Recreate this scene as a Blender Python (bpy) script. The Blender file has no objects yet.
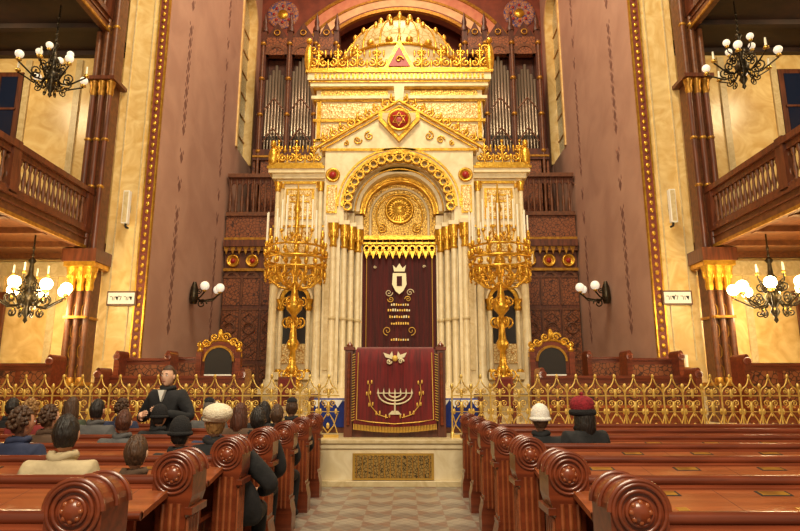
import bpy, math, random
from mathutils import Vector, Matrix
random.seed(7)
pi=math.pi; sin=math.sin; cos=math.cos
C=bpy.context.scene.collection

# ------------------------------------------------------------------ materials
def S(r,g,b):
    f=lambda c:(c/255/12.92) if c/255<=.04045 else ((c/255+.055)/1.055)**2.4
    return (f(r),f(g),f(b),1)
def MAT(name,col,rough=.5,metal=0,col2=None,scale=5,st=(1,1,1),bump=0,bscale=30,emit=0,coat=0,kind='noise',lo=.35,hi=.65,detail=5,dist=0,sheen=0):
    m=bpy.data.materials.new(name); m.use_nodes=True
    n=m.node_tree.nodes; l=m.node_tree.links; p=n['Principled BSDF']
    p.inputs['Base Color'].default_value=col; p.inputs['Roughness'].default_value=rough
    p.inputs['Metallic'].default_value=metal
    if coat: p.inputs['Coat Weight'].default_value=coat; p.inputs['Coat Roughness'].default_value=.15
    if sheen: p.inputs['Sheen Weight'].default_value=sheen
    tc=n.new('ShaderNodeTexCoord'); mp=n.new('ShaderNodeMapping'); mp.inputs['Scale'].default_value=st
    l.new(tc.outputs['Object'],mp.inputs['Vector'])
    if col2:
        if kind=='noise':
            t=n.new('ShaderNodeTexNoise'); t.inputs['Scale'].default_value=scale; t.inputs['Detail'].default_value=detail; t.inputs['Distortion'].default_value=dist; o=t.outputs['Fac']
        elif kind=='vor':
            t=n.new('ShaderNodeTexVoronoi'); t.feature='DISTANCE_TO_EDGE'; t.inputs['Scale'].default_value=scale; o=t.outputs['Distance']
        l.new(mp.outputs[0],t.inputs['Vector'])
        r=n.new('ShaderNodeValToRGB'); r.color_ramp.elements[0].position=lo; r.color_ramp.elements[1].position=hi
        r.color_ramp.elements[0].color=col; r.color_ramp.elements[1].color=col2
        l.new(o,r.inputs[0]); l.new(r.outputs[0],p.inputs['Base Color'])
    if bump:
        t2=n.new('ShaderNodeTexNoise' if kind!='vor' else 'ShaderNodeTexVoronoi'); t2.inputs['Scale'].default_value=bscale
        l.new(mp.outputs[0],t2.inputs['Vector'])
        b=n.new('ShaderNodeBump'); b.inputs['Strength'].default_value=bump; b.inputs['Distance'].default_value=.03
        l.new(t2.outputs[0],b.inputs['Height']); l.new(b.outputs[0],p.inputs['Normal'])
    if emit:
        p.inputs['Emission Color'].default_value=col; p.inputs['Emission Strength'].default_value=emit
    return m
gold=MAT('gold_leaf',S(234,184,70),.3,.7,S(198,142,40),8,bump=.3,bscale=25)
goldp=MAT('pale_gilt_iron',S(232,198,108),.4,.45,S(206,164,74),10)
goldd=MAT('old_gold',S(190,140,50),.4,.6,S(150,100,35),10)
fili=MAT('gold_filigree',S(110,70,20),.38,.5,S(228,182,84),16,kind='vor',lo=.02,hi=.12,bump=.4,bscale=16)
filc=MAT('gilded_relief_on_cream',S(180,122,36),.4,.3,S(232,208,150),13,kind='vor',lo=.04,hi=.11,bump=.3,bscale=13)
domem=MAT('dome_scaled_cream',S(176,134,62),.45,.15,S(212,192,142),5,kind='vor',lo=.02,hi=.07)
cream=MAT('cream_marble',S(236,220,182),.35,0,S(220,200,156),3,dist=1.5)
creamd=MAT('deep_cream_veined_marble',S(216,196,152),.35,0,S(196,172,124),4,dist=2)  # deeper cream marble for mouldings, plinths and panels
yell=MAT('yellow_marble',S(242,212,148),.3,0,S(216,174,102),1.3,dist=3,lo=.3,hi=.7,coat=.2)
mauve=MAT('mauve_plaster',S(190,150,130),.6,0,S(174,134,116),.8,dist=.5,bump=.05)
mauve_d=MAT('mauve_dark_stencil',S(122,84,72),.7)
pink=MAT('pink_arch_plaster',S(215,140,105),.6,0,S(198,118,90),3)
pinkl=MAT('light_arch_plaster',S(235,190,140),.6,0,S(225,168,125),3)
reddk=MAT('red_brown_plaster',S(132,62,42),.6,0,S(110,50,34),3)
bluep=MAT('blue_ornament_paint',S(50,60,120),.6,0,S(180,120,80),7,kind='vor',lo=.03,hi=.1)
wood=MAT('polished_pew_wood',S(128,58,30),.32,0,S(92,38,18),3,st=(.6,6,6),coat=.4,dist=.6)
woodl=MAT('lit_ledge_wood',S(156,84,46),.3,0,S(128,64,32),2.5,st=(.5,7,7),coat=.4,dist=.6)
wooddk=MAT('dark_carved_wood',S(112,58,33),.42,0,S(78,38,22),3,st=(5,5,.7),coat=.15)
woodg=MAT('gallery_wood',S(116,68,36),.45,0,S(88,48,25),3,st=(3,3,3))
woodorg=MAT('organ_case_wood',S(92,44,24),.45,0,S(62,28,16),3,st=(3,3,.8))
woodblk=MAT('dark_wood_ceiling',S(48,26,16),.6,0,S(34,18,12),3)  # dark brown wood of the ceiling and upper gallery beams
lattice=MAT('carved_lattice_wood',S(58,26,13),.5,0,S(136,76,40),9,kind='vor',lo=.03,hi=.1)
silver=MAT('organ_pipe_tin',S(168,152,132),.32,.7)
velvet=MAT('red_velvet',S(120,14,16),.85,0,S(84,8,10),3,st=(9,9,.6),sheen=.4)
velvd=MAT('dark_maroon_velvet',S(84,15,17),.9,0,S(54,9,11),2,st=(8,8,.4),sheen=.25)
bluev=MAT('blue_velvet',S(25,50,140),.8,0,S(18,34,105),6)
white=MAT('white_paint',S(238,236,228),.5)
thread=MAT('silver_thread',S(228,214,175),.5,.3)
goldt=MAT('gold_thread',S(225,180,80),.5,.4)
redp=MAT('red_enamel',S(160,30,28),.4)
bronze=MAT('dark_bronze',S(70,58,38),.35,.7,S(40,34,26),12)
brass=MAT('brass',S(214,170,80),.3,.8)
wax=MAT('candle_wax',S(245,240,220),.5)
lamp=MAT('lit_globe',S(255,224,150),.3,emit=30)
lampd=MAT('frosted_globe',S(250,240,220),.25,emit=.5)
glassd=MAT('night_window_glass',S(28,36,60),.1)
glassw=MAT('cream_window_glass',S(215,200,150),.3,0,S(175,160,115),6,kind='vor',lo=.03,hi=.08,emit=0)
black=MAT('black_print',S(25,22,20),.6)
darkn=MAT('dark_niche',S(30,22,18),.5)
grille=MAT('brass_grille',S(60,45,20),.45,.4,S(165,132,70),22,kind='vor',lo=.04,hi=.1)
carpet=MAT('red_carpet',S(120,40,30),.9,0,S(95,30,24),20)

def floor_mat():
    m=bpy.data.materials.new('geometric_mosaic_floor'); m.use_nodes=True
    n=m.node_tree.nodes; l=m.node_tree.links; p=n['Principled BSDF']; p.inputs['Roughness'].default_value=.35
    tc=n.new('ShaderNodeTexCoord')
    def chk(rot,sc,c1,c2,dx=0):
        mp=n.new('ShaderNodeMapping'); mp.inputs['Rotation'].default_value=(0,0,rot); mp.inputs['Location'].default_value=(dx,dx,.013)
        l.new(tc.outputs['Object'],mp.inputs['Vector']); c=n.new('ShaderNodeTexChecker'); c.inputs['Scale'].default_value=sc
        c.inputs['Color1'].default_value=c1; c.inputs['Color2'].default_value=c2; l.new(mp.outputs[0],c.inputs['Vector']); return c
    a=chk(pi/4,2.2,S(158,146,130),S(124,112,102)); b=chk(0,3.1,S(132,106,92),S(146,136,122)); k=chk(pi/4,4.4,(1,1,1,1),(0,0,0,1))
    mx=n.new('ShaderNodeMix'); mx.data_type='RGBA'
    l.new(k.outputs['Fac'],mx.inputs[0]); l.new(a.outputs[0],mx.inputs[6]); l.new(b.outputs[0],mx.inputs[7])
    c2=chk(0,12.4,(1,1,1,1),(.75,.73,.7,1),.02); m2=n.new('ShaderNodeMix'); m2.data_type='RGBA'; m2.blend_type='MULTIPLY'; m2.inputs[0].default_value=.7
    l.new(mx.outputs[2],m2.inputs[6]); l.new(c2.outputs[0],m2.inputs[7]); l.new(m2.outputs[2],p.inputs['Base Color'])
    return m
floorm=floor_mat()

# ------------------------------------------------------------------ mesh builder
class B:
    def __init__(s,name): s.name=name; s.v=[];s.f=[];s.m=[];s.sm=[];s.mats=[];s.M=Matrix.Identity(4)
    def add(s,vs,fs,mat,smooth=False):
        if mat not in s.mats: s.mats.append(mat)
        k=s.mats.index(mat); o=len(s.v); fl=s.M.determinant()<0
        for p in vs: s.v.append(tuple(s.M@Vector(p)))
        for f in fs:
            g=[i+o for i in f]
            if fl: g.reverse()
            s.f.append(g); s.m.append(k); s.sm.append(smooth)
    def box(s,x0,x1,y0,y1,z0,z1,mat):
        vs=[(x,y,z) for x in (x0,x1) for y in (y0,y1) for z in (z0,z1)]
        s.add(vs,[(0,1,3,2),(4,6,7,5),(0,4,5,1),(2,3,7,6),(0,2,6,4),(1,5,7,3)],mat)
    def prism(s,poly,y0,y1,mat,smooth=False):
        n=len(poly); vs=[(x,y0,z) for x,z in poly]+[(x,y1,z) for x,z in poly]
        s.add(vs,[tuple(range(n)),tuple(range(2*n-1,n-1,-1))],mat)
        s.add(vs,[(i,i+n,(i+1)%n+n,(i+1)%n) for i in range(n)],mat,smooth)
    def lathe(s,prof,cx,cy,cz,mat,seg=16,smooth=True):
        vs=[];fs=[]
        for r,z in prof:
            for i in range(seg):
                a=2*pi*i/seg; vs.append((cx+r*cos(a),cy+r*sin(a),cz+z))
        for j in range(len(prof)-1):
            for i in range(seg):
                k=(i+1)%seg; fs.append((j*seg+i,j*seg+k,(j+1)*seg+k,(j+1)*seg+i))
        s.add(vs,fs,mat,smooth)
        s.add(vs[:seg],[tuple(range(seg-1,-1,-1))],mat); s.add(vs[-seg:],[tuple(range(seg))],mat)
    def ell(s,c,r,mat,seg=12,rings=8):
        if not hasattr(r,'__len__'): r=(r,r,r)
        vs=[(c[0],c[1],c[2]-r[2])];fs=[]
        for j in range(1,rings):
            t=pi*j/rings
            for i in range(seg):
                a=2*pi*i/seg; vs.append((c[0]+r[0]*sin(t)*cos(a),c[1]+r[1]*sin(t)*sin(a),c[2]-r[2]*cos(t)))
        vs.append((c[0],c[1],c[2]+r[2])); L=len(vs)-1
        for i in range(seg):
            k=(i+1)%seg; fs.append((0,1+k,1+i)); fs.append((L,L-seg+i,L-seg+k))
            for j in range(rings-2): fs.append((1+j*seg+i,1+j*seg+k,1+(j+1)*seg+k,1+(j+1)*seg+i))
        s.add(vs,fs,mat,True)
    def tube(s,pts,r,mat,seg=6,closed=False):
        P=[Vector(p) for p in pts]; n=len(P); R=r if hasattr(r,'__len__') else [r]*n
        vs=[];up=None
        for i in range(n):
            if closed: t=P[(i+1)%n]-P[i-1]
            else: t=P[min(i+1,n-1)]-P[max(i-1,0)]
            if t.length<1e-9: t=Vector((0,0,1))
            t.normalize()
            if up is None:
                a=Vector((0,1,0)) if abs(t.y)<.9 else Vector((1,0,0)); up=(a-t*a.dot(t)).normalized()
            else:
                u2=up-t*up.dot(t)
                if u2.length>1e-6: up=u2.normalized()
            w=t.cross(up)
            for k in range(seg):
                a=2*pi*k/seg; vs.append(tuple(P[i]+(up*cos(a)+w*sin(a))*R[i]))
        fs=[]
        for i in range(n if closed else n-1):
            j=(i+1)%n
            for k in range(seg):
                q=(k+1)%seg; fs.append((i*seg+k,i*seg+q,j*seg+q,j*seg+k))
        s.add(vs,fs,mat,True)
        if not closed:
            s.add(vs[:seg],[tuple(range(seg-1,-1,-1))],mat); s.add(vs[-seg:],[tuple(range(seg))],mat)
    def cyl(s,p0,p1,r0,r1,mat,seg=12): s.tube([p0,p1],[r0,r1],mat,seg)
    def band(s,cx,cz,r0,r1,y0,y1,mat,a0=0,a1=pi,seg=28):
        pts=[(cx+r1*cos(a0+(a1-a0)*i/seg),cz+r1*sin(a0+(a1-a0)*i/seg)) for i in range(seg+1)]
        pin=[(cx+r0*cos(a0+(a1-a0)*i/seg),cz+r0*sin(a0+(a1-a0)*i/seg)) for i in range(seg+1)]
        for i in range(seg):
            s.prism([pts[i],pts[i+1],pin[i+1],pin[i]],y0,y1,mat)
    def archwall(s,x0,x1,z0,z1,cx,r,zs,y0,y1,mat,seg=24):
        s.box(x0,cx-r,y0,y1,z0,z1,mat); s.box(cx+r,x1,y0,y1,z0,z1,mat)
        for i in range(seg):
            a=pi*i/seg;b=pi*(i+1)/seg
            s.prism([(cx+r*cos(a),zs+r*sin(a)),(cx+r*cos(a),z1),(cx+r*cos(b),z1),(cx+r*cos(b),zs+r*sin(b))],y0,y1,mat)
    def scroll(s,cx,cz,y,R,mat,r=.03,turns=1.4,start=0,d=1,seg=5,n=18):
        pts=[]
        for i in range(n+1):
            t=i/n; a=start+d*turns*2*pi*t; rr=R*(1-.82*t); pts.append((cx+rr*cos(a),y,cz+rr*sin(a)))
        s.tube(pts,[r*(1.1-.4*i/n) for i in range(n+1)],mat,seg); s.ell(pts[-1],r*1.4,mat,6,5)
    def disc(s,cx,y,cz,prof,mat,seg=20):
        """lathe about Y axis, facing -Y. prof: (r, out)"""
        M0=s.M.copy(); s.M=M0@Matrix.Translation((cx,y,cz))@Matrix.Rotation(pi/2,4,'X'); s.lathe(prof,0,0,0,mat,seg); s.M=M0
    def done(s,parent=None,bevel=0):
        me=bpy.data.meshes.new(s.name); me.from_pydata(s.v,[],s.f)
        for m in s.mats: me.materials.append(m)
        me.polygons.foreach_set('material_index',s.m); me.polygons.foreach_set('use_smooth',s.sm); me.update()
        o=bpy.data.objects.new(s.name,me); C.objects.link(o)
        if bevel:
            b=o.modifiers.new('bevel','BEVEL'); b.width=bevel; b.segments=2; b.limit_method='ANGLE'; b.angle_limit=.9
        if parent: o.parent=parent
        return o
T=Matrix.Translation
def RZ(a): return Matrix.Rotation(a,4,'Z')
PZ=.71   # platform height

# ------------------------------------------------------------------ shell
b=B('floor'); b.box(-13.9,13.9,-3,9.9,-.1,0,floorm); b.done()
b=B('platform')
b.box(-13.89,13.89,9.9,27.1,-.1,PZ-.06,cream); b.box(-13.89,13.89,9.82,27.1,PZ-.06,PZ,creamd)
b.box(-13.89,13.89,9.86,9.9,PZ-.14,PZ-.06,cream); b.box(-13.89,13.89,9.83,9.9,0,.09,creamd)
for x in range(-7,8):
    if abs(x)>0: b.box(x*1.3-.04,x*1.3+.04,9.87,9.9,.09,PZ-.14,creamd)
b.done(bevel=.008)
b=B('vent_grille'); b.box(-.66,.62,9.86,9.895,.1,.5,brass); b.box(-.62,.58,9.85,9.87,.13,.47,grille)
for i in range(14): b.box(-.6+i*.088,-.585+i*.088,9.84,9.85,.13,.47,goldd)
b.done()

for sgn,nm in ((-1,'left'),(1,'right')):
    MM=Matrix.Scale(-1,4,(1,0,0)) if sgn==1 else Matrix.Identity(4)
    b=B('wall_apse_'+nm); b.M=MM@T((-6.6,0,0))@RZ(pi/2)
    b.archwall(15.46,27.4,PZ,24,23.6,1.1,17.6,0,.6,mauve)
    b.box(22.45,24.75,.01,.6,PZ,11,mauve)
    b.box(15.46,21.7,-.05,0,PZ,PZ+.9,reddk)
    b.done()
    b=B('window_%d'%(1 if sgn<0 else 2)); b.M=MM@T((-6.6,0,0))@RZ(pi/2)
    b.box(22.5,24.7,.3,.35,11,17.6,glassw)
    b.prism([(23.6+1.1*cos(pi*i/20),17.6+1.1*sin(pi*i/20)) for i in range(21)],.3,.35,glassw)
    b.box(22.45,22.6,-.06,.3,11,17.6,yell); b.box(24.6,24.75,-.06,.3,11,17.6,yell); b.band(23.6,17.6,1.0,1.2,-.06,.3,yell)
    b.box(23.57,23.63,.25,.3,11,18.6,goldd)
    for z in range(12,18): b.box(22.6,24.6,.26,.3,z,z+.05,goldd)
    b.done()
    b=B('trim_stencil_'+nm); b.M=MM@T((-6.6,0,0))@RZ(pi/2)
    for yy,ww in ((17.1,.12),(20.8,.1)):
        z=3.2
        while z<20:
            b.prism([(yy-ww,z),(yy,z-.2),(yy+ww,z),(yy,z+.2)],-.006,.0,mauve_d)
            for q in (-1,1): b.prism([(yy+q*ww-.03,z+.2),(yy+q*ww,z+.12),(yy+q*ww+.03,z+.2),(yy+q*ww,z+.28)],-.006,0,mauve_d)
            z+=.42 if int(z/2.1)%3 else .9
    b.done()
    b=B('wall_pilaster_'+nm); b.M=MM
    b.box(-7.75,-6.62,15.4,16.1,PZ,24,yell)
    b.box(-7.8,-6.55,15.3,15.4,PZ,PZ+.6,creamd)
    b.box(-6.82,-6.58,15.34,15.4,PZ+.6,24,reddk); b.box(-6.86,-6.82,15.33,15.4,PZ+.6,24,gold); b.box(-6.6,-6.56,15.33,15.42,PZ+.6,24,gold)
    z=PZ+.8
    while z<17: b.ell((-6.71,15.33,z),(.055,.035,.065),gold,8,6); z+=.21
    b.box(-7.55,-7.52,15.37,15.4,2.2,22,creamd); b.box(-7.02,-6.99,15.37,15.4,2.2,22,creamd)
    b.done()
    b=B('wall_end_'+nm); b.M=MM
    b.box(-13.9,-7.76,16.1,16.5,PZ,24,yell)
    b.box(-13.9,-8.3,16.0,16.1,PZ,1.7,wooddk)
    for x in (-9.4,-10.9,-12.4): b.box(x-.09,x+.09,16.04,16.1,1.7,4.9,creamd); b.box(x-.09,x+.09,16.04,16.1,5.5,11,creamd)
    b.box(-13.9,-7.76,15.98,16.1,4.5,4.9,creamd)
    b.done()
    b=B('window_%d'%(3 if sgn<0 else 4)); b.M=MM
    b.box(-12.3,-11.0,16.02,16.09,8.2,10.6,wooddk); b.box(-12.15,-11.15,16.0,16.03,8.35,10.45,glassd); b.box(-11.68,-11.62,15.97,16.02,8.3,10.5,wooddk); b.box(-12.2,-11.1,15.97,16.02,9.4,9.46,wooddk)
    b.done()
    b=B('door_%d'%(1 if sgn<0 else 2)); b.M=MM
    b.box(-12.1,-10.6,15.9,15.99,PZ,3.9,wooddk); b.box(-12.2,-10.5,15.87,15.99,3.9,4.05,wooddk)
    for x in (-11.95,-11.3):
        for z in (1.0,2.2): b.box(x,x+.5,15.87,15.91,z,z+1.0,lattice)
    b.ell((-11.4,15.85,2.0),.035,brass); b.done()
    b=B('wall_'+nm); b.M=MM; b.box(-14.2,-13.9,-3,16.5,0,24,yell); b.done()
    for lv,z0 in enumerate((5.0,11.1)):
        b=B('gallery_balcony'); b.M=MM
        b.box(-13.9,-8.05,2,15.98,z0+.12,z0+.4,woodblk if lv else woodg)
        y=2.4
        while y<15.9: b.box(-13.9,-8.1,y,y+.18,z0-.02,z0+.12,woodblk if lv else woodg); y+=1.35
        b.M=MM@T((-8.0,0,0))@RZ(pi/2)
        b.box(2,14.9,-.04,.12,z0,z0+.5,woodg)
        b.box(2,14.9,-.1,-.04,z0+.4,z0+.5,wooddk); b.box(2,14.9,-.08,-.04,z0-.02,z0+.06,goldd); b.box(2,14.9,-.07,-.04,z0+.24,z0+.27,wooddk)
        b.box(2,14.9,-.12,.14,z0+1.42,z0+1.55,wooddk); b.box(2,14.9,-.07,.1,z0+.5,z0+.58,wooddk); b.box(2,14.9,-.05,.08,z0+1.28,z0+1.42,wooddk)
        x=2.1
        while x<14.9:
            b.lathe([(.035,0),(.05,.05),(.03,.1),(.055,.25),(.03,.42),(.028,.55),(.05,.6),(.04,.72)],x,.01,z0+.57,woodg,7)
            b.band(x+.09,z0+1.27,.05,.09,-.03,.05,wooddk,seg=5)
            x+=.18
        for x in (5.2,8.4,11.6,14.6): b.box(x,x+.26,-.1,.14,z0+.45,z0+1.6,wooddk)
        b.done()
    for cy in (15.0,6.2):
        b=B('clustered_column'); b.M=MM@T((-8.0,cy,0))
        zb=PZ if cy>10 else 0
        b.box(-.32,.34,-.3,.36,zb,zb+.9,wooddk); b.box(-.36,.38,-.34,.38,zb+.86,zb+.94,goldd); b.box(-.36,.38,-.34,.38,zb,zb+.15,wooddk)
        b.box(-.2,.24,-.12,.34,zb+.9,18,woodg)
        for x in (-.2,.02,.25):
            b.cyl((x,-.2,zb+.94),(x,-.2,3.9),.075,.07,woodg,10)
            b.cyl((x,-.2,4.95),(x,-.2,9.2),.075,.07,wooddk,10); b.cyl((x,-.2,9.6),(x,-.2,18),.07,.07,woodg,10)
            b.lathe([(.1,0),(.1,.08),(.075,.12)],x,-.2,zb+.94,goldd,10)
            b.lathe([(.08,0),(.1,.1),(.09,.2),(.14,.45),(.17,.6)],x,-.2,3.9,gold,10)
            for k in range(6): b.ell((x+.12*cos(k*pi/3),-.2+.12*sin(k*pi/3),4.3),(.04,.04,.1),gold,6,5)
            b.lathe([(.07,0),(.1,.1),(.09,.2),(.13,.4)],x,-.2,9.2,goldd,10)
            for z in (6.6,7.9,11.2,12.5): b.lathe([(.075,0),(.1,.04),(.075,.08)],x,-.2,z,goldd,10)
        for z in (1.9,2.4,2.9,3.4):
            b.tube([(-.09+.05*cos(k*pi/4),-.15,z+.16*sin(k*pi/4)) for k in range(8)],.014,goldd,5,True); b.tube([(.135+.05*cos(k*pi/4),-.15,z+.16*sin(k*pi/4)) for k in range(8)],.014,goldd,5,True)
        b.box(-.36,.42,-.4,.36,4.5,4.62,gold); b.box(-.4,.46,-.44,.36,4.62,4.95,wooddk); b.box(-.36,.42,-.4,.36,9.6,9.7,wooddk)
        b.box(-.26,.3,-.34,.3,3.2,3.26,goldd)
        b.done()

b=B('wall_back')
b.archwall(-6.6,6.6,PZ,22,0,4.7,14.3,25.5,25.9,reddk,36)
b.box(-6.6,6.6,27.2,27.4,PZ,22,reddk); wb=b.done()
b=B('apse_arch')
for r0,r1,y,m in ((5.95,6.1,25.38,goldd),(5.45,5.95,25.44,pink),(5.35,5.45,25.36,goldd),(4.95,5.35,25.42,pinkl),(4.85,4.95,25.36,reddk),(4.7,4.85,25.3,goldd)):
    b.band(0,14.3,r0,r1,y,25.5,m,seg=48)
for r0,r1,m in ((4.2,4.45,pink),(3.6,3.75,goldd),(3.0,3.4,pinkl)): b.band(0,14.3,r0,r1,27.1,27.2,m,seg=40)
for q in (-1,1):
    b.disc(q*5.6,25.5,18.9,[(.75,0),(.75,.05),(.6,.07),(.55,.04),(0,.05)],bluep,24)
    b.disc(q*5.6,25.45,18.9,[(.25,0),(.22,.06),(0,.08)],gold,12)
    for k in range(8): b.ell((q*5.6+.42*cos(k*pi/4),25.42,18.9+.42*sin(k*pi/4)),(.07,.03,.07),redp,6,5)
b.done(wb)
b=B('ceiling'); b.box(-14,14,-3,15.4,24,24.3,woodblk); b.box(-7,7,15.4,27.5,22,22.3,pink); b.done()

# ------------------------------------------------------------------ organ gallery and organ
b=B('organ_gallery')
Y=21.8
b.box(-6.54,6.54,Y,Y+.3,PZ,7.9,wooddk)
b.box(-6.54,6.54,Y,25.45,7.6,7.9,wooddk)
for q in (-1,1):
    for i in range(4):
        x0=q*(3.75+i*.72); x1=q*(3.75+i*.72+.62); xa,xb=min(x0,x1),max(x0,x1); xm=(xa+xb)/2
        if xb>6.54: xb=6.54
        if xa<-6.54: xa=-6.54
        for z0,z1 in ((1.0,2.3),(2.5,4.3),(4.5,5.5)):
            b.box(xa,xb,Y-.03,Y,z0,z1,lattice)
            b.box(xa-.05 if xa>-6.5 else xa,xa+.01,Y-.08,Y,z0,z1,woodg)
            b.box(xa,xb,Y-.06,Y,z1,z1+.07,woodg)
            if z0<4:
                for k in range(4):
                    zz=z0+.1+k*(z1-z0-.2)/4; h=(z1-z0-.2)/4
                    b.tube([(xm,Y-.05,zz),(xa+.06,Y-.05,zz+h/2),(xm,Y-.05,zz+h),(xb-.06,Y-.05,zz+h/2)],.02,woodg,5,True)
        b.band(xm,5.5,.18,.28,Y-.07,Y,woodg,seg=10)
        for z in (2.0,3.9,):
            b.tube([(xm+.2*cos(a*pi/6),Y-.05,z-.25+.2*sin(a*pi/6)) for a in range(12)],.03,woodg,5,True)
        b.disc(xm,Y,6.15,[(.24,0),(.24,.1),(.19,.12),(.17,.06),(0,.06)],gold,18); b.disc(xm,Y-.06,6.15,[(.1,0),(.07,.06),(0,.07)],redp,10)
    xa,xb=(3.85,6.54) if q>0 else (-6.54,-3.85)
    b.box(xa,xb,Y-.15,Y,5.75,5.85,goldd); b.box(xa,xb,Y-.2,Y,6.5,6.65,woodg); b.box(xa,xb,Y-.3,Y,6.65,6.9,wooddk)
    b.box(xa,xb,Y-.25,Y,6.9,7.0,goldd)
    for i in range(11): b.prism([(xa+i*.24,6.65),(xa+i*.24+.2,6.65),(xa+i*.24+.1,6.35)],Y-.22,Y-.15,goldd)
    b.box(xa,xb,Y-.2,Y+.1,7.85,8.0,woodg); b.box(xa,xb,Y-.25,Y+.12,9.35,9.5,woodg)
    b.box(xa,xb,Y-.1,Y,7.0,7.85,lattice)
    x=xa+.1
    while x<xb-.1:
        b.lathe([(.04,0),(.06,.06),(.035,.14),(.065,.4),(.035,.7),(.035,1.1),(.06,1.2),(.05,1.36)],x,Y-.08,8.0,woodg,7)
        b.band(x+.11,9.1,.06,.11,Y-.1,Y-.03,wooddk,seg=5); b.box(x,min(x+.22,xb),Y-.1,Y-.03,9.2,9.35,wooddk)
        x+=.22
og=b.done()
b=B('pipe_organ')
Y=22.8
for q in (-1,1):
    b.M=Matrix.Scale(-1,4,(1,0,0)) if q<0 else Matrix.Identity(4)
    b.box(2.6,5.9,Y+.6,Y+1.6,7.9,16.0,woodorg)
    for x in (2.7,3.55,4.65,5.75):
        b.box(x-.11,x+.11,Y,Y+.7,7.9,16.3,woodorg); b.cyl((x,Y-.05,8),(x,Y-.05,15.8),.07,.06,woodg,8)
        b.lathe([(.16,0),(.16,.15),(.09,.3),(.11,.45),(.0,.95)],x,Y+.1,16.3,woodorg,8)
        for z in (10.8,12.4,14.0,15.6): b.lathe([(.07,0),(.12,.05),(.12,.1),(.07,.15)],x,Y-.05,z,goldd,8)
    b.box(2.5,5.95,Y-.1,Y+.7,10.5,10.95,woodorg); b.box(2.5,5.95,Y-.14,Y,10.6,10.68,goldd)
    b.box(2.5,5.95,Y,Y+.7,7.9,10.5,lattice)
    for xa,xb,n,zt in ((2.8,3.45,5,14.6),(3.65,4.55,7,15.2),(4.75,5.65,7,14.8)):
        for i in range(n):
            x=xa+(xb-xa)*(i+.5)/n; h=zt-1.3*abs(i-(n-1)/2)/n*2*.6
            r=(xb-xa)/n*.44
            b.lathe([(.02,0),(r,.5),(r,h-10.95),(r*.95,h-10.95)],x,Y+.2,10.95,silver,10)
            b.box(x-r*.5,x+r*.5,Y+.2-r-.01,Y+.2-r+.02,11.45,11.62,black)
        b.box(xa,xb,Y,Y+.3,15.2,16.0,lattice)
        xm=(xa+xb)/2; w=(xb-xa)/2
        b.band(xm,15.2,w*.75,w+.02,Y-.03,Y+.2,woodg,seg=10)
        b.prism([(xa,16.0),(xb,16.0),(xm,16.7)],Y,Y+.3,woodorg)
        b.tube([(xm+.12*cos(a*pi/5),Y-.04,16.2+.12*sin(a*pi/5)) for a in range(10)],.03,goldd,5,True)
        for s2 in (-1,1): b.cyl((xm,Y-.03,11.9),(xm+s2*w*.9,Y-.03,11.3),.03,.03,woodg,6); b.cyl((xm,Y-.03,13.2),(xm+s2*w*.9,Y-.03,12.7),.03,.03,woodg,6)
b.done(og)

# ------------------------------------------------------------------ torah ark
def crest(b,x0,x1,z,y,h,n,mat=gold):
    w=(x1-x0)/n
    for i in range(n):
        cx=x0+w*(i+.5)
        for q in (-1,1):
            b.scroll(cx+q*w*.26,z+h*.32,y,w*.24,mat,w*.062,1.3,pi/2,q)
            b.scroll(cx+q*w*.14,z+h*.7,y,w*.17,mat,w*.055,1.0,-pi/2,-q)
            b.ell((cx+q*w*.36,y,z+h*.68),(w*.06,w*.05,h*.16),mat,6,5)
        b.ell((cx,y,z+h*.5),(w*.08,w*.06,h*.45),mat,6,6)
        b.ell((cx+w*.5,y,z+h*.25),(w*.07,w*.05,h*.24),mat,6,5)
        b.ell((cx,y,z+h*.98),w*.09,mat,7,5)
    b.box(x0,x1,y-.03,y+.05,z,z+h*.12,mat)
b=B('torah_ark')
Y=17.0; YB=21.45
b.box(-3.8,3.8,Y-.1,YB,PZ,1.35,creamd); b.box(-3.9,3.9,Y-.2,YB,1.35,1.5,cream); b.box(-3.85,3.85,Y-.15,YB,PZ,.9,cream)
for i in range(4): b.box(-2.1,2.1,Y-1.3+i*.3,Y-.1,PZ+i*.18,PZ+(i+1)*.18,cream)
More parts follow.
